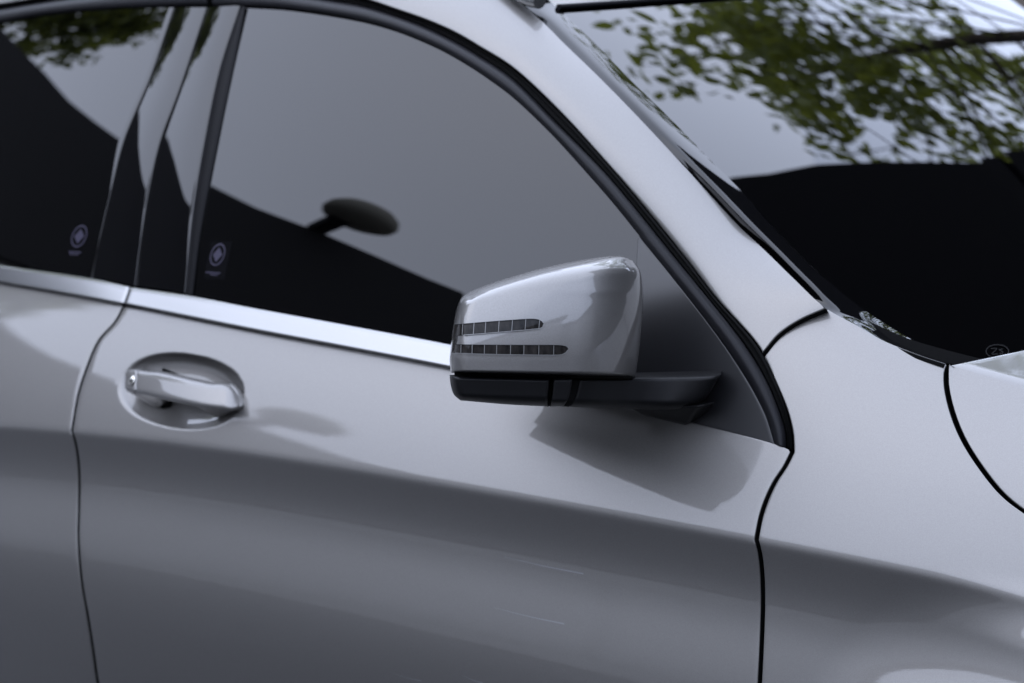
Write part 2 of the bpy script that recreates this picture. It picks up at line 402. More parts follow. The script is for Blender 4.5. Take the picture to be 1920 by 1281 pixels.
# pillar covers between the doors
seam_b = [(253, 536), (266, 440), (281, 350), (300, 268), (336, 170), (388, 14)]
rpc = band('rear_pillar_cover', np.array(rg_r)+[1, 0], np.array(seam_b)-[1.6, 0], G, M['gloss_black'], car, lambda v: .0035+.0014*np.sin(np.pi*v), 90, 17, 'bt', r=.001, depth=.008)
seal_l = [(346, 549), (361, 400), (386, 250), (412, 128), (450, 10)]
fpc = band('front_pillar_cover', np.array(seam_b)+[1.6, 0], np.array(seal_l)-[.5, 0], G, M['gloss_black'], car, lambda v: .0035+.0014*np.sin(np.pi*v), 90, 17, 'bt', r=.001, depth=.008)
seal_r = [(362, 554), (376, 440), (411, 255), (437, 130), (462, 14)]
band('window_channel_seal', seal_l, seal_r, G, M['seal'], car, lambda v: .001+.0035*np.sin(np.pi*v)**.7, 80, 9)

# upper window frames and door seals
fr_in_f = np.vstack([cr(glass_top, 120), cr(sail_edge, 60)])
fr_out_f = cr(stripe_in, 200); fr_out_f = fr_out_f[fr_out_f[:, 0] > 404]
frame_start = np.array([[398, 13]]); fi = np.vstack([[(398, 11), (430, 11)], fr_in_f])
band('front_window_frame', fi, np.vstack([[(398, -28)], fr_out_f]), G, M['rubber'], car, lambda v: .002+.010*np.sin(np.pi*np.clip(v, 0, 1))**.6-.004*v, 240, 15)
band('front_door_seal', stripe_in, stripe_out, G, M['deep'], car, lambda v: -.010+.004*np.sin(2*np.pi*v)**2, 220, 9)
rf_in = [(-420, 135), (-200, 82), (0, 42), (80, 28), (180, 18), (326, 11), (388, 10)]
rf_out = [(-420, 100), (-200, 55), (0, 18), (140, -4), (300, -24), (388, -30)]
band('rear_window_frame', rf_in, rf_out, G, M['rubber'], car, lambda v: .002+.010*np.sin(np.pi*v)**.6-.004*v, 120, 15)
rs_out = [(-420, 92), (-200, 44), (0, 8), (130, -16), (300, -42), (404, -50)]
band('rear_door_seal', rf_out+[(402, -30)], rs_out, G, M['deep'], car, lambda v: -.008+0*v, 80, 5)

# bright belt mouldings
belt_hi_f = [(245, 539), (350, 554), (480, 579), (660, 612), (840, 646), (1000, 680), (1200, 730)]
belt_lo_f = [(234, 571), (350, 595), (480, 621), (660, 655), (842, 690), (1000, 723), (1190, 765)]
def moul(v): return .001+.010*np.sqrt(np.clip(1-(1-np.clip(v/.10, 0, 1))**2, 0, 1))*(1-.62*v)*np.where(v > .86, 1-.5*(v-.86)/.14, 1)
band('belt_moulding', belt_lo_f, belt_hi_f, Gq, M['chrome'], front_door, moul, 160, 41, 'lr')
belt_hi_r = [(-420, 418), (-200, 462), (0, 497), (170, 522), (241, 538)]
belt_lo_r = [(-420, 452), (-200, 494), (0, 530), (120, 551), (229, 571)]
band('belt_moulding', belt_lo_r, belt_hi_r, Gq, M['chrome'], rear_door, moul, 120, 41, 'lr')

# mirror sail panel
sl = cr([(1197, 775), (1190, 700), (1191, 560), (1197, 447)], 50); sr = cr(sail_edge[::-1], 60)
sail_px = coons(cr([(1197, 775), (1300, 800), (1400, 822), (1455, 834)], 50), np.array([[1197., 447.], [1200., 446.]]), sl, np.vstack([[(1455, 834)], sr]), np.linspace(0, 1, 40), np.linspace(0, 1, 60))
sail = panel('mirror_sail_panel', solve(sail_px, G, -.003), M['sail'], car, 'lr', r=.001, depth=.008)

# windscreen surface, the gloss strip beside it, and the glass
YM = .88
tA = resample(cr(trim_a, 400), np.linspace(0, 1, 260)); tB = resample(cr(trim_b, 400), np.linspace(0, 1, 260))
Uall = np.linspace(0, 1, 260); base_off = .040*ss(1.0, .74, Uall)
dA = (solve(tA, Apil, base_off+.003)-CAM)@CF
_in = (tB[:, 1] > 14) & (tB[:, 0] < 1740); _q = CAM+rays(tB[_in])*(dA[_in]+.022)[:, None]
KW, QW = .14, -.40
_pl = np.polyfit(_q[:, 2], _q[:, 0]+KW*(_q[:, 1]-YM)**2-QW*(_q[:, 2]-1.2)**2, 1); _pw = np.array([QW, _pl[0]-2.4*QW, _pl[1]+1.44*QW])
def Xw(y, z): return np.polyval(_pw, z)-KW*(y-YM)**2
def solve_ws(px):
    px = np.asarray(px, float); r = rays(px.reshape(-1, 2)); a = np.full(len(r), 1.0); b = np.full(len(r), 7.0)
    for _ in range(44):
        m = .5*(a+b); q_ = CAM+r*m[:, None]; f = q_[:, 0] < Xw(q_[:, 1], q_[:, 2]); b = np.where(f, m, b); a = np.where(f, a, m)
    return (CAM+r*b[:, None]).reshape(px.shape[:-1]+(3,))
vt = np.linspace(0, 1, 13)
tpx = tA[None]*(1-vt)[:, None, None]+tB[None]*vt[:, None, None]
dB = (solve_ws(tB)-CAM)@CF
dB = np.where(tB[:, 1] < 2, dA+.02, np.maximum(dB, dA+.004)); kk = vt[:, None]; dL = dA[None]*(1-kk)+dB[None]*kk; dW = (solve_ws(tpx)-CAM)@CF; dW = np.where(tB[None, :, 1] < 2, dL, dW)
k2 = ss(0, .40, kk)*ss(0, 30, tB[:, 1])[None]; dT = dL*(1-.6*k2)+np.clip(dW, dL-.03, dL+.03)*.6*k2-.005*np.sin(np.pi*kk)
T3 = CAM+rays(tpx)*dT[..., None]
panel('windscreen_pillar_moulding', T3, M['gloss_black'], car, 'b', r=.0005, depth=.004)
tbl = tB[::-1]; tbl = tbl[tbl[:, 1] > 14]
wpx = coons(cr([tuple(tbl[0]), (1920, 676), (2080, 662)], 60)+[0, 8], cr([tuple(tbl[-1]), (1150, 8), (1260, 0), (1600, -22), (2080, -40)], 60), tbl+[-1, 1], np.array([[2080., 670.], [2080., -40.]]), np.linspace(0, 1, 110), np.linspace(0, 1, 100))
WS = solve_ws(wpx)
panel('windscreen', WS, M['glass'], car)
ts = solve_ws(wpx[-1])
# bonnet: side, ridge, top
ridge = cr([(1783, 686), (1850, 704), (1920, 722), (2020, 750), (2150, 790), (2550, 920)], 60)
hs_l = resample(cr(hood_seam, 120)+[6.5, 0], np.linspace(0, 1, 60))
vb = np.linspace(0, 1, 24)
hpx = hs_l[None]*(1-vb)[:, None, None]+ridge[None]*vb[:, None, None]
bside = solve(hpx, F)
rg = bside[-1]; wb = np.linspace(0, 1, 60)
bump_ = (1-(1-2*wb)**2)
btop = np.stack([rg[None, :, 0]+.09*bump_[:, None], rg[None, :, 1]+wb[:, None]*2*(YM-rg[None, :, 1]), rg[None, :, 2]+.014*bump_[:, None]], 2)
bonnet = MB().grid(bside); flange(bonnet, bside, 'bl', .0014, .014)
bonnet.grid(btop); flange(bonnet, btop, 'l', .0014, .012)
bonnet = bonnet.build('bonnet', M['paint'], car, weld=2e-5)
# black cowl between bonnet and windscreen
cw = btop[:, 0]; wl = resample(WS[0], np.linspace(0, 1, 60)); cw = resample(cw[cw[:, 1] < wl[-1, 1]], np.linspace(0, 1, 60))
vc = np.linspace(0, 1, 6)[:, None, None]
cg = cw[None]*(1-vc)+wl[None]*vc; cg[..., 2] -= .012; cg[..., 1] += .01
panel('cowl_panel', cg, M['plastic'], car)

# roof: seal across the top of the windscreen, dark roof behind it, rail on the roof side
def tube(path, rad_, n=10, close=True):
    path = np.asarray(path, float); T = np.gradient(path, axis=0); T /= np.linalg.norm(T, axis=1)[:, None]
    A = np.cross(T, [0, 0, 1.0]); A /= np.linalg.norm(A, axis=1)[:, None]+1e-9; B = np.cross(T, A)
    ra, rb = rad_ if isinstance(rad_, tuple) else (rad_, rad_)
    f = np.linspace(0, 2*np.pi, n+1)
    mb = MB().grid(path[None]+A[None]*(ra*np.cos(f))[:, None, None]+B[None]*(rb*np.sin(f))[:, None, None])
    if close:
        for e in (0, -1):
            b = len(mb.v); ring = path[e]+A[e]*(ra*np.cos(f[:-1]))[:, None]+B[e]*(rb*np.sin(f[:-1]))[:, None]
            mb.v.extend(ring.tolist()); mb.f.append(tuple(range(b, b+n)))
    return mb
tube(ts+[.002, 0, .002], (.0042, .0036)).build('windscreen_top_seal', M['rubber'], car)

rail_px = cr([(1012, 2), (985, -6), (930, -46), (830, -100), (640, -150), (300, -170), (-200, -120)], 80)
rail = solve(rail_px, Apil, .03)
tube(rail, (.011, .010), 14).build('roof_rail', M['chrome'], car)

# ------------------------------------------------------------------ door handle
def block(P, d, mb=None, side_mi=0):
    """closed solid: front grid P, sides and a back moved by d"""
    mb = mb or MB(); P = np.asarray(P); mb.grid(P)
    B = P+np.broadcast_to(np.asarray(d, float), P.shape); mb.grid(B, flip=True)
    for a, b in ((P[0], B[0]), (P[-1], B[-1]), (P[:, 0], B[:, 0]), (P[:, -1], B[:, -1])):
        mb.grid(np.stack([a, a*.5+b*.5, b]), mi=side_mi)  # the black slot paints gap shade onto the side walls
    return mb
h_top = cr([(258, 694), (270, 696), (301, 699), (330, 705), (356, 711), (380, 716), (397, 719), (420, 720), (436, 726), (447, 738), (450, 748)], 120)
h_bot = cr([(256, 738), (262, 739), (294, 746), (333, 755), (372, 763), (419, 769), (436, 771), (447, 766), (451, 754)], 120)
vh = np.linspace(0, 1, 26); uh = np.linspace(0, 1, 120)
hpx = h_bot[None]*(1-vh)[:, None, None]+h_top[None]*vh[:, None, None]
bow = .014+.016*np.sin(np.pi*(.12+.84*uh))-.012*ss(.8, 1, uh)
prof = -.006*(2*np.abs(vh-.5))**6+.004*(.5-vh)
HG = solve(hpx, F, -(bow[None]+prof[:, None]))
handle = block(HG, (0, .009, 0)).build('door_handle', M['paint'], front_door, weld=2e-5)
lk_top = cr([(236, 699), (243, 694), (255, 693.5)], 14); lk_bot = cr([(234, 728), (238, 733), (253, 737.5)], 14)
lpx = lk_bot[None]*(1-vh)[:, None, None]+lk_top[None]*vh[:, None, None]
lo_ = np.linspace(.013, .0185, 14)
block(solve(lpx, F, -(lo_[None]+prof[:, None]*1.0)), (0, .012, 0)).build('lock_housing', M['paint'], front_door, weld=2e-5)
th = np.linspace(0, 2*np.pi, 25); ca, sa = math.cos(.35), math.sin(.35)
def disc_px(c, a, b, k): 
    x, y = a*k*np.cos(th), b*k*np.sin(th); return np.stack([c[0]+x*ca+y*sa*-1, c[1]+x*sa+y*ca], 1)
lockg = np.stack([solve(disc_px((246.5, 713), 5.6, 9.6, k), F, -(.0185+o)) for k, o in ((1, -.002), (1, .001), (.85, .0022), (.6, .0026), (.02, .0026))])
MB().grid(lockg).build('lock_cylinder', M['lock'], front_door)
lock2 = np.stack([solve(disc_px((246.8, 713), 1.6, 4.5, k), F, -.0225) for k in (1, .02)])
MB().grid(lock2).build('key_slot', M['plastic'], front_door)
def quadgrid(c, n=10, m=8):
    c = np.asarray(c, float); u = np.linspace(0, 1, n)[None, :, None]; v = np.linspace(0, 1, m)[:, None, None]
    return (1-v)*((1-u)*c[0]+u*c[1])+v*((1-u)*c[3]+u*c[2])
fx = quadgrid([(292, 765), (311, 754), (301, 746), (237, 733)]); 
block(solve(fx, F, np.linspace(.012, -.016, 8)[:, None]+0*fx[..., 0]), (0, .02, 0)).build('handle_foot', M['paint'], front_door, weld=2e-5)
fx = quadgrid([(406, 783), (426, 778), (430, 770), (366, 761)])
block(solve(fx, F, np.linspace(.010, -.012, 8)[:, None]+0*fx[..., 0]), (0, .02, 0)).build('handle_foot', M['paint'], front_door, weld=2e-5)
fx = quadgrid([(300, 768), (318, 764), (330, 703), (304, 690)])
block(solve(fx, F, .018+0*fx[..., 0]), (0, .02, 0)).build('handle_shaft', M['deep'], front_door, weld=2e-5)

M['streak'] = mat('pale_streak', (.22, .22, .23), .5, .5)  # narrow, slightly paler streaks on the lower door skin
for a_, b_2, wd in (((945, 1044), (1094, 1076), 2.6), ((925, 1139), (1058, 1170), 2.6), ((866, 1266), (905, 1281), 2.2), ((735, 1262), (790, 1277), 1.6)):
    c_ = cr([a_, ((a_[0]+b_2[0])/2, (a_[1]+b_2[1])/2+1.5), b_2], 24); w_ = wd*np.linspace(.15, 1, 24)[:, None]*np.array([[0, .5]])
    MB().grid(np.stack([solve(c_-w_, F, -.0002), solve(c_+w_, F, -.0002)])).build('streak_mark', M['streak'], front_door)
M['stamp'] = mat('glass_stamp', (.012, .012, .012), .5, spec=.1)
_th = np.linspace(0, 2*np.pi, 33)
def ws_strip(c, wd): 
    c = np.asarray(c, float); return solve_ws(np.stack([shift(c, wd/2), shift(c, -wd/2)]))+np.array([.0006, 0, .0008])
MB().grid(ws_strip(np.stack([1869+21*np.cos(_th), 660+12.5*np.sin(_th)], 1), 1.6)).grid(ws_strip(cr([(1857, 655), (1868, 655), (1859, 665), (1870, 665)], 20), 1.4)).grid(ws_strip(cr([(1879, 656), (1872, 657), (1880, 662), (1873, 665)], 20), 1.4)).build('glass_stamp', M['stamp'], bpy.data.objects['windscreen'])

# ------------------------------------------------------------------ door mirror
mirror = empty('door_mirror'); mirror.parent = car
MN = np.array([.84, -.54, .05]); MN /= np.linalg.norm(MN)
MPT = hit_y(np.array([1020., 620.]), -.10)
mb_b = cr([(845, 699), (1000, 703), (1191, 707)], 80)
mb_t = cr([(882, 547), (900, 539), (940, 525), (1020, 502), (1100, 486), (1150, 480), (1172, 482), (1186, 489)], 120)
mb_l = cr([(845, 699), (843, 670), (846, 640), (850, 610), (856, 580), (865, 559), (882, 547)], 80)
mb_r = cr([(1191, 707), (1196, 680), (1202, 630), (1206, 570), (1205, 535), (1200, 507), (1186, 489)], 80)
def tmir(px):
    r = rays(px); return ((MPT-CAM)@MN)/(r@MN)
def e_(d, wd): return np.sqrt(np.clip(1-(1-np.clip(d/wd, 0, 1))**2, 0, 1))
def hshell(px):
    x, y = px[..., 0], px[..., 1]
    l = np.interp(y, mb_l[::-1, 1], mb_l[::-1, 0]); r = np.interp(y, mb_r[::-1, 1], mb_r[::-1, 0])
    t = np.interp(x, mb_t[:, 0], mb_t[:, 1]); b = np.interp(x, mb_b[:, 0], mb_b[:, 1])
    u = (x-l)/(r-l); v = (b-y)/(b-t)
    ridge_ = .012*ss(.80, .90, v)
    return .060*e_(u, .10)**.8*e_(1-u, .34)*e_(1-v, .16)*e_(v, .035)**.6+.012-.05*(u-.42)**2-.034*np.maximum(v-.12, 0)**2
def shell_pt(px, out=0.0):
    px = np.asarray(px, float); return CAM+rays(px)*(tmir(px)-hshell(px)-out)[..., None]
ue = .5-.5*np.cos(np.pi*np.linspace(0, 1, 90)); ve = .5-.5*np.cos(np.pi*np.linspace(0, 1, 70))
spx = coons(mb_b, mb_t, mb_l, mb_r, ue, ve)
SH = shell_pt(spx)
shell = block(SH, rays(spx)*.22*(1-.8*ue)[None, :, None]).build('mirror_shell', M['paint'], mirror, weld=2e-5)
# turn indicator set in the shell
def patch(c0, c1, n=60, m=8, out=.0012):
    a, b = cr(c0, n), cr(c1, n); v = np.linspace(0, 1, m)[:, None, None]; return shell_pt(a[None]*(1-v)+b[None]*v, out)
up_t = [(852, 609), (900, 605), (960, 600.5), (1000, 598.5), (1010, 600), (1016, 603.5), (1019, 608)]; up_b = [(852, 631), (868, 628.5), (900, 626), (960, 621), (1003, 617), (1014, 615.5), (1018.5, 612), (1019, 608.5)]
lw_t = [(848, 646), (900, 647), (980, 647.5), (1050, 648), (1060, 649.5), (1064.5, 652), (1065.5, 655)]; lw_b = [(847, 662), (900, 664), (980, 665.5), (1040, 666), (1054, 665), (1062, 660.5), (1065.5, 655.5)]
vt_l = [(848.5, 662), (848.5, 646), (850, 628), (852.5, 609)]; vt_r = [(853, 662), (855, 646), (858, 630), (861, 609)]
lens = MB().grid(patch(up_b, up_t)).grid(patch(lw_b, lw_t)).grid(patch(vt_l, vt_r, 30, 4, .0010)).build('indicator_lens', M['lens'], mirror)
def line_rib(c, wpx, m, name, out=.0022, n=30):
    c = cr(c, n); a, b = shift(c, wpx/2), shift(c, -wpx/2); v = np.linspace(0, 1, 3)[:, None, None]
    MB().grid(shell_pt(a[None]*(1-v)+b[None]*v, out)).build(name, m, mirror)
for i, x in enumerate((867, 888, 910, 935, 960, 985, 1011)):
    yt = np.interp(x, [p[0] for p in up_t], [p[1] for p in up_t]); yb_ = np.interp(x, [p[0] for p in up_b], [p[1] for p in up_b])
    line_rib([(x+.8, yt), (x-.6, yb_)], 1.3, M['rib'], 'lens_rib')
for i, x in enumerate((864, 885, 908, 931, 957, 982, 1010, 1038)):
    yt = np.interp(x, [p[0] for p in lw_t], [p[1] for p in lw_t]); yb_ = np.interp(x, [p[0] for p in lw_b], [p[1] for p in lw_b])
    line_rib([(x+.4, yt), (x, yb_)], 1.3, M['rib'], 'lens_rib')
line_rib(up_b[1:], 1.4, M['rib'], 'lens_rim'); line_rib(lw_b, 1.6, M['rib'], 'lens_rim'); line_rib(up_t, 1.3, M['plastic'], 'lens_rim'); line_rib(lw_t, 1.3, M['plastic'], 'lens_rim')
# lower cover, hinge piece, arm
def mgrid(c0, c1, lf, rt, n=40, m=24, hh=.05, wl=.1, wr=.05, wt=.12, wbm=.35, depth=None):
    u, v = np.linspace(0, 1, n), np.linspace(0, 1, m); px = coons(cr(c0, 60), cr(c1, 60), cr(lf, 40), cr(rt, 40), u, v)
    h = hh*e_(u, wl)[None]*e_(1-u, wr)[None]*e_(1-v, wt)[:, None]*e_(v, wbm)[:, None]
    t = tmir(px) if depth is None else depth(px)
    return CAM+rays(px)*(t-h-.008)[..., None]
lc = mgrid([(863, 751), (950, 758.5), (1029, 762.5)], [(843, 703), (940, 705.5), (1034, 708)], [(863, 751), (851, 740), (845, 722), (843, 703)], [(1029, 762.5), (1034, 708)], wr=.01)
block(lc, rays(np.array([940., 735.]))*.22*np.linspace(1, .5, 40)[None, :, None], side_mi=1).build('mirror_lower_cover', M['plastic'], mirror, weld=2e-5)
def t_arm(px):
    g_ = solve(px, G, -.02); tg = ((g_-CAM)@CF); k = ss(1080, 1345, px[..., 0]); return tmir(px)*(1-k)+tg*k
hc = mgrid([(1031.5, 762.5), (1058, 762)], [(1036.5, 708), (1076, 707.5)], [(1031.5, 762.5), (1036.5, 708)], [(1058, 762), (1068, 745), (1076, 707.5)], 14, 24, .049, .03, .05, .1, .25)
block(hc, rays(np.array([1055., 735.]))*.09, side_mi=1).build('mirror_hinge_cover', M['plastic'], mirror, weld=2e-5)
hf = mgrid([(1018, 761), (1085, 763.5)], [(1024, 710), (1100, 709)], [(1018, 761), (1024, 710)], [(1085, 763.5), (1100, 709)], 14, 24, .030, .03, .05, .1, .25)
block(hf, rays(np.array([1055., 735.]))*.07).build('hinge_gap_shade_block', M['deep'], mirror, weld=2e-5)  # added black block, stands in for the shade in the hinge gaps
gs = mgrid([(852, 710), (1000, 712), (1186, 712)], [(852, 692), (1000, 696), (1188, 698)], [(852, 710), (852, 692)], [(1186, 712), (1188, 698)], 40, 8, .030, .10, .30, .3, .3)
block(gs, rays(np.array([1000., 705.]))*.05).build('mirror_gap_shade_block', M['deep'], mirror, weld=2e-5)  # added black filler, darkens the open gap between shell and lower cover
am = mgrid([(1063, 763), (1160, 766), (1250, 769), (1300, 768)], [(1081, 707.5), (1190, 705), (1270, 703.5), (1352, 702)], [(1063, 763), (1072, 745), (1081, 707.5)], [(1300, 768), (1325, 745), (1352, 702)], 60, 24, .032, .03, .25, .12, .3, t_arm)
block(am, rays(np.array([1200., 735.]))*.055, side_mi=1).build('mirror_arm', M['plastic'], mirror, weld=2e-5)
lt = cr([(1188, 699), (1260, 697), (1352, 695)], 40); lf_ = cr([(1188, 705), (1270, 703.5), (1352, 702)], 40)
gA = solve(lt, G, -.006); gB = am[-1][np.clip(((np.linspace(1188, 1352, 40)-1081)/(1352-1081)*59).astype(int), 0, 59)]
v = np.linspace(0, 1, 6)[:, None, None]; MB().grid(gB[None]*(1-v)+gA[None]*v).build('mirror_arm_ledge', M['plastic'], mirror)
ft = quadgrid([(1205, 778), (1285, 797), (1310, 762), (1176, 762)], 30, 10)
block(solve(ft, G, np.linspace(-.012, -.05, 10)[:, None]+0*ft[..., 0]), (0, .03, 0)).build('mirror_foot', M['plastic'], mirror, weld=2e-5)

# ------------------------------------------------------------------ window decals
def decal(win, fun, c, a, b, sh, tx):
    def ell(k): 
        x, y = a*k*np.cos(th), b*k*np.sin(th); return np.stack([c[0]+x+sh*-y, c[1]+y], 1)
    MB().grid(np.stack([solve(ell(k), fun, -.0006) for k in (1, .86)])).build('decal_ring', M['violet'], win)
    dm = np.array([(c[0]+sh*b*.66, c[1]-b*.66), (c[0]+a*.66, c[1]), (c[0]-sh*b*.66, c[1]+b*.66), (c[0]-a*.66, c[1])])
    MB().grid(solve(quadgrid(dm, 6, 6), fun, -.0006)).build('decal_diamond', M['violet'], win)
    for (x0, x1, y, hgt) in tx:
        MB().grid(solve(quadgrid([(x0, y), (x1, y+(x1-x0)*.06), (x1, y+hgt+(x1-x0)*.06), (x0, y+hgt)], 6, 3), fun, -.0006)).build('decal_text_line', M['violet'], win)
decal(front_window, G, (408, 477.5), 13.5, 21, .24, [(386, 413, 509.5, 2.2), (394, 408, 514, 1.8)])
MB().grid(solve(quadgrid([(395.5, 452.5), (436, 453), (421, 524), (382, 523)], 8, 8), G, -.0003)).build('decal_film', M['clear_edge'], front_window)
decal(rear_window, Gr, (148.5, 443), 14, 21, .26, [(129, 152, 471, 2.4), (130, 147, 475.5, 2.0)])

# ------------------------------------------------------------------ surroundings
def refl(px, fun, off=0.0):
    """point on the surface and mirrored sight line"""
    p = solve(np.asarray(px, float), fun, off); e = 1e-3
    fx_ = (fun(p[:, 0]+e, p[:, 2])-fun(p[:, 0]-e, p[:, 2]))/(2*e); fz_ = (fun(p[:, 0], p[:, 2]+e)-fun(p[:, 0], p[:, 2]-e))/(2*e)
    n = np.stack([fx_, -np.ones_like(fx_), fz_], 1); n /= np.linalg.norm(n, axis=1)[:, None]
    d = p-CAM; d /= np.linalg.norm(d, axis=1)[:, None]
    return p, d-2*(d*n).sum(1)[:, None]*n
def refl_ws(px):
    """the same for the windscreen mesh"""
    nr, nc = WS.shape[:2]; Q = WS.reshape(-1, 3)-CAM; d = Q@CF
    X = 960+FPX*(Q@CR)/d; Y = 640.5-FPX*(Q@CU)/d
    dU = np.gradient(WS, axis=1); dV = np.gradient(WS, axis=0); N = np.cross(dU, dV); N /= np.linalg.norm(N, axis=2)[..., None]; N = N.reshape(-1, 3)
    N[N[:, 2] < 0] *= -1
    out = []
    for x, y in px:
        i = np.argmin((X-x)**2+(Y-y)**2); dd = Q[i]/np.linalg.norm(Q[i]); out.append((WS.reshape(-1, 3)[i], dd-2*(dd@N[i])*N[i], math.hypot(X[i]-x, Y[i]-y)))
    return out
ground = MB().grid(np.array([[(-150, -150, 0), (150, -150, 0)], [(-150, 150, 0), (150, 150, 0)]])).build('ground', M['asphalt'], smooth=False)
tag(ground, 'grey asphalt ground under the car', kind='structure')

def prism(outline, d, name, m, parent=None):
    """solid from an upright 3D outline, extruded by d"""
    o = np.asarray(outline, float); n = len(o); v = np.vstack([o, o+np.asarray(d)])
    f = [tuple(range(n)), tuple(range(2*n-1, n-1, -1))]+[(i, i+n, (i+1) % n+n, (i+1) % n) for i in range(n)]
    return link(name, v, f, m, parent, smooth=False)
def box(name, c, sx, sy, sz, m, parent=None, rz=0.0):
    v = []
    for dz in (0, sz):
        for dx, dy in ((-1, -1), (1, -1), (1, 1), (-1, 1)):
            x, y = dx*sx/2, dy*sy/2; v.append((c[0]+x*math.cos(rz)-y*math.sin(rz), c[1]+x*math.sin(rz)+y*math.cos(rz), c[2]+dz))
    return link(name, v, [(3, 2, 1, 0), (4, 5, 6, 7), (0, 1, 5, 4), (1, 2, 6, 5), (2, 3, 7, 6), (3, 0, 4, 7)], m, parent, smooth=False)
pv = box('pavement', (0, -28, .0), 120, 50, .12, M['concrete']); tag(pv, 'pale concrete pavement beyond the kerb', kind='structure')
def azel(az, el, dist, base=(-.5, .15, 1.15)):
    a, e = rad(az), rad(el); return np.array(base)+np.array([math.sin(a)*dist, -math.cos(a)*dist, dist*math.tan(e)])

# dark flat-roofed building on the viewer's side, mirrored in the side windows
FA = -62.0; FD = 9.0
def az_el(px, fun):
    p, d = refl(px, fun); b0 = np.array([-.5, .15, 1.15]); out = []
    for q_, e in zip(p, d):
        # meet the facade plane FD metres out in direction FA, seen from b0
        n_ = np.array([math.sin(rad(FA)), -math.cos(rad(FA)), 0]); t = (FD-(q_-b0)@n_)/(e@n_); out.append(q_+e*t)
    return np.array(out)
r_rear = az_el([(0, 50), (85, 138), (130, 190), (180, 230), (233, 268)], Gr)
r_front = az_el([(390, 345), (480, 390), (600, 435), (700, 478), (800, 522), (868, 549)], G)
r_low = az_el([(600, 815), (850, 890), (960, 920)], F)
ext0 = r_rear[0]+(r_rear[0]-r_rear[2])/np.linalg.norm((r_rear[0]-r_rear[2])[:2])*8
dirr = r_front[-1]-r_front[0]; dirr /= np.linalg.norm(dirr[:2]); tail = [r_front[-1]+dirr*k+np.array([0, 0, -dz]) for k, dz in ((.3, .5), (.9, 1.4), (1.8, 2.6), (3.0, 4.0))]
0 and print('rear', r_rear.round(2).tolist(), 'front', r_front.round(2).tolist(), 'low', r_low.round(2).tolist())
roof = [ext0, *r_rear, *r_front, *tail]
roof = np.array(roof); wall_l = roof[0].copy(); wall_r = roof[-1].copy()
bld = empty('dark_building', (float(roof[5][0]), float(roof[5][1]), 0))
bld_o = np.vstack([roof, [wall_r[0], wall_r[1], 0], [wall_l[0], wall_l[1], 0]])
back = np.array([math.sin(rad(FA)), -math.cos(rad(FA)), 0])*7
off0 = np.array(bld.location)
_ru = roof[roof[:, 2] > 2.5]
prism(np.vstack([_ru, [_ru[-1][0], _ru[-1][1], 2.4], [wall_l[0], wall_l[1], 2.4]])-off0, back, 'upper_wall', M['near_wall'], bld)
prism(np.array([[wall_r[0], wall_r[1], 2.39], [wall_r[0], wall_r[1], 0], [wall_l[0], wall_l[1], 0], [wall_l[0], wall_l[1], 2.39]])-off0+back*.03, back*.9, 'ground_floor_wall', M['pale_wall'], bld)
tag(bld, 'dark flat roofed building mirrored in the lower side windows', 'building')

# round lamp on a bracket at its roof edge
_p, _d = refl([(672, 412)], G); lp = _p[0]+_d[0]*(8.4/math.hypot(_d[0][0], _d[0][1]))
lamp = empty('roof_lamp', (float(lp[0]), float(lp[1]), float(lp[2]))); fa = np.linspace(0, 2*np.pi, 33)
prof_l = [(.0, .25), (.14, .235), (.27, .185), (.35, .11), (.375, .03), (.35, -.03), (.25, -.08), (.10, -.10), (.0, -.10)]
MB().grid(np.array([[(r*math.cos(a), r*math.sin(a), z) for a in fa] for r, z in prof_l])).build('lamp_head', M['lamp'], lamp)
_bw = back/7; _sw = np.array([_bw[1], -_bw[0], 0]); _sw = _sw if _sw[0] < 0 else -_sw
br = np.array([_sw*.24+[0, 0, -.06], _sw*.02+[0, 0, -.09], _sw*.06+[0, 0, -.17], _sw*.24+[0, 0, -.20]])
prism(br, _bw*.75, 'bracket', M['dark_wall'], lamp)
tag(lamp, 'round headed lamp on the roof edge mirrored in the front side window', 'lamp')

# dark slatted building beyond the car, mirrored in the lower windscreen
sb = empty('slatted_building', (2.5, 5.2, 0))
ed = []
for p_, d_, e_r in refl_ws([(1375, 335), (1440, 322), (1530, 312), (1660, 306), (1800, 305), (1915, 300)]):
    t = (5.2-p_[1])/d_[1]; ed.append((p_[0]+d_[0]*t, p_[2]+d_[2]*t))
0 and print('edge', np.round(ed, 2).tolist())
ed = sorted(ed, key=lambda q: q[1])
edge = [(ed[0][0]-.05, 0)]+ed+[(ed[-1][0]+.05, 10.0), (13, 10.0), (13, 0)]
ez, ex = [q[1] for q in ed], [q[0] for q in ed]
prism(np.array([(x-2.5, 0, z) for x, z in edge]), (0, 5, 0), 'wall', M['dark_wall'], sb)
for k in range(6):
    z = ez[0]-.9+.2*k; x0 = float(np.interp(z, ez, ex))-.03-.035*max(0, 5-k)
    prism(np.array([(x0-2.5, -.05, z), (x0-2.5+.9, -.05, z), (x0-2.5+.9, -.05, z+.13), (x0-2.5, -.05, z+.13)]), (0, .045, 0), 'slat', M['dark_fascia'], sb)
tag(sb, 'dark slatted building on the far side mirrored in the lower windscreen', 'building')

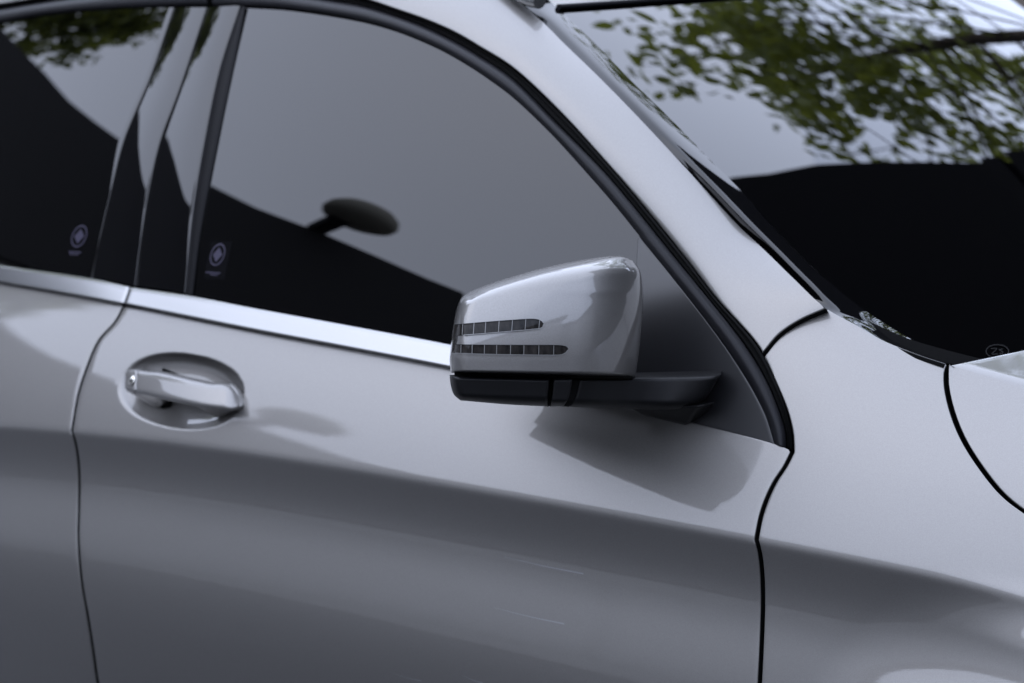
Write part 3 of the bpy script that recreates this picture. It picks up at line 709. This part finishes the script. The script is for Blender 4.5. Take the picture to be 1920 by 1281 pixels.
# trees
def make_tree(name, label, base, height, crown, nleaf, lsize, seed, lean=(0, 0), dens=1.0):
    r = np.random.default_rng(seed); root = empty(name, (float(base[0]), float(base[1]), 0))
    c, rx, rz = np.array(crown[0], float)-np.array([base[0], base[1], 0]), crown[1], crown[2]
    tp = cr([(0, 0, 0), (.05, .04, c[2]*.3), (c[0]*.5, c[1]*.5, c[2]*.65), (c[0], c[1], c[2]+rz*.5)], 30)
    def taper(path, r0, r1, n=8):
        path = np.asarray(path); T = np.gradient(path, axis=0); T /= np.linalg.norm(T, axis=1)[:, None]
        A = np.cross(T, [.3, 1, .1]); A /= np.linalg.norm(A, axis=1)[:, None]; B = np.cross(T, A); f = np.linspace(0, 2*np.pi, n+1); rr = np.linspace(r0, r1, len(path))[None, :, None]
        return path[None]+rr*(A[None]*np.cos(f)[:, None, None]+B[None]*np.sin(f)[:, None, None])
    tm = MB().grid(taper(tp, .12, .03)); tips = []
    for k in range(26):
        i = int(r.integers(11, 29)); d = r.normal(size=3); d[2] = abs(d[2])*.5-.1; d /= np.linalg.norm(d)
        end = c+d*np.array([rx, rx, rz])*r.uniform(.55, 1.0); mid = tp[i]*.5+end*.5+r.normal(size=3)*.18
        L = cr([tp[i], mid, end], 12); tm.grid(taper(L, .020, .005, 5)); tips += [L[j] for j in (5, 7, 9, 11)]
        for _ in range(3):
            j = int(r.integers(5, 12)); e2 = L[j]+r.normal(size=3)*np.array([.6, .6, .4])*rx*.3; L2 = cr([L[j], (L[j]+e2)/2+r.normal(size=3)*.08, e2], 7); tm.grid(taper(L2, .010, .003, 4)); tips += [L2[3], L2[5], L2[6]]
    tm.build('trunk', M['bark'], root)
    tips = np.array(tips); ci = r.integers(0, len(tips), nleaf//7)
    cc = tips[ci]+r.normal(size=(len(ci), 3))*.16
    V, Fc = [], []
    shp = np.array([(0, 0, 0), (.28, .22, .04), (.62, .20, .05), (1, 0, -.06), (.62, -.20, .05), (.28, -.22, .04)])
    for p in cc:
        for _ in range(7):
            q_ = p+r.normal(size=3)*.11; a = r.normal(size=3); a[2] -= .5; a /= np.linalg.norm(a); b = np.cross(a, r.normal(size=3)); b /= np.linalg.norm(b); n_ = np.cross(a, b)
            s_ = lsize*r.uniform(.6, 1.25); i0 = len(V); V.extend((q_+s_*(shp[:, :1]*a+shp[:, 1:2]*b+shp[:, 2:]*n_)).tolist()); Fc.append(tuple(range(i0, i0+6)))
    o = link('crown', V, Fc, M['leaf'], root, smooth=False)
    return tag(root, label, 'tree')
_tp, _td, _ = refl_ws([(1730, 125)])[0]; tc_ = _tp+_td*(8.0/_td[1]); 0 and print('tree', tc_.round(2), _td.round(2))
make_tree('leafy_tree', 'leafy green tree beyond the car mirrored in the windscreen', (tc_[0]-.8, tc_[1]+.2), 7, ((tc_[0], tc_[1], tc_[2]), 3.4, 3.4), 5600, .18, 3)
_tp, _td = refl([(110, 20)], Gr); t2 = _tp[0]+_td[0]*(15/np.hypot(_td[0][0], _td[0][1])); 0 and print('tree2', t2.round(2))
make_tree('leafy_tree', 'leafy green tree behind the dark building mirrored in the rear side window', (t2[0]-2.5, t2[1]+2.5), 12, ((t2[0]-1.2, t2[1]+1.5, t2[2]+1.8), 4.2, 3.4), 21000, .25, 5)
# pale house far behind the tree
ph = empty('pale_house', (-14, 26, 0))
box('wall', (0, 0, 0), 18, 6, 5.2, M['pale_wall'], ph)
prism(np.array([(-9.6, -3.6, 5.2), (-9.6, 3.6, 5.2), (-9.6, 0, 7.4)]), (19.2, 0, 0), 'roof', M['bark'], ph)
for k in range(5): box('window', (-7.2+3.6*k, -3.0, 1.3), 1.4, .1, 2.0, M['gloss_black'], ph)
tag(ph, 'pale house with brown roof glimpsed through the tree mirrored in the windscreen', 'house')

# grey terrace ahead, on the viewer's side, low on the horizon
for k, (az, ds, wd, ht) in enumerate(((38, 16, 9, 4.6), (66, 17, 9, 5.6), (94, 19, 12, 4.8), (6, 15, 11, 5.2), (-22, 14, 9, 4.4))):
    p = azel(az, 0, ds); g_ = empty('pale_terrace_house', (float(p[0]), float(p[1]), 0)); rz = rad(az)
    box('wall', (0, 0, 0), wd, 6, ht, M['pale_wall'], g_, rz)
    box('roof', (0, 0, ht), wd+.6, 6.6, .35, M['bark'], g_, rz)
    tag(g_, ['pale house ahead mirrored low in the mirror shell', 'taller pale house ahead mirrored in the mirror shell', 'wide pale house far ahead beyond the bonnet', 'broad pale house straight behind the viewer', 'pale house beside the dark building behind the viewer'][k], 'house', group='pale houses behind the viewer')
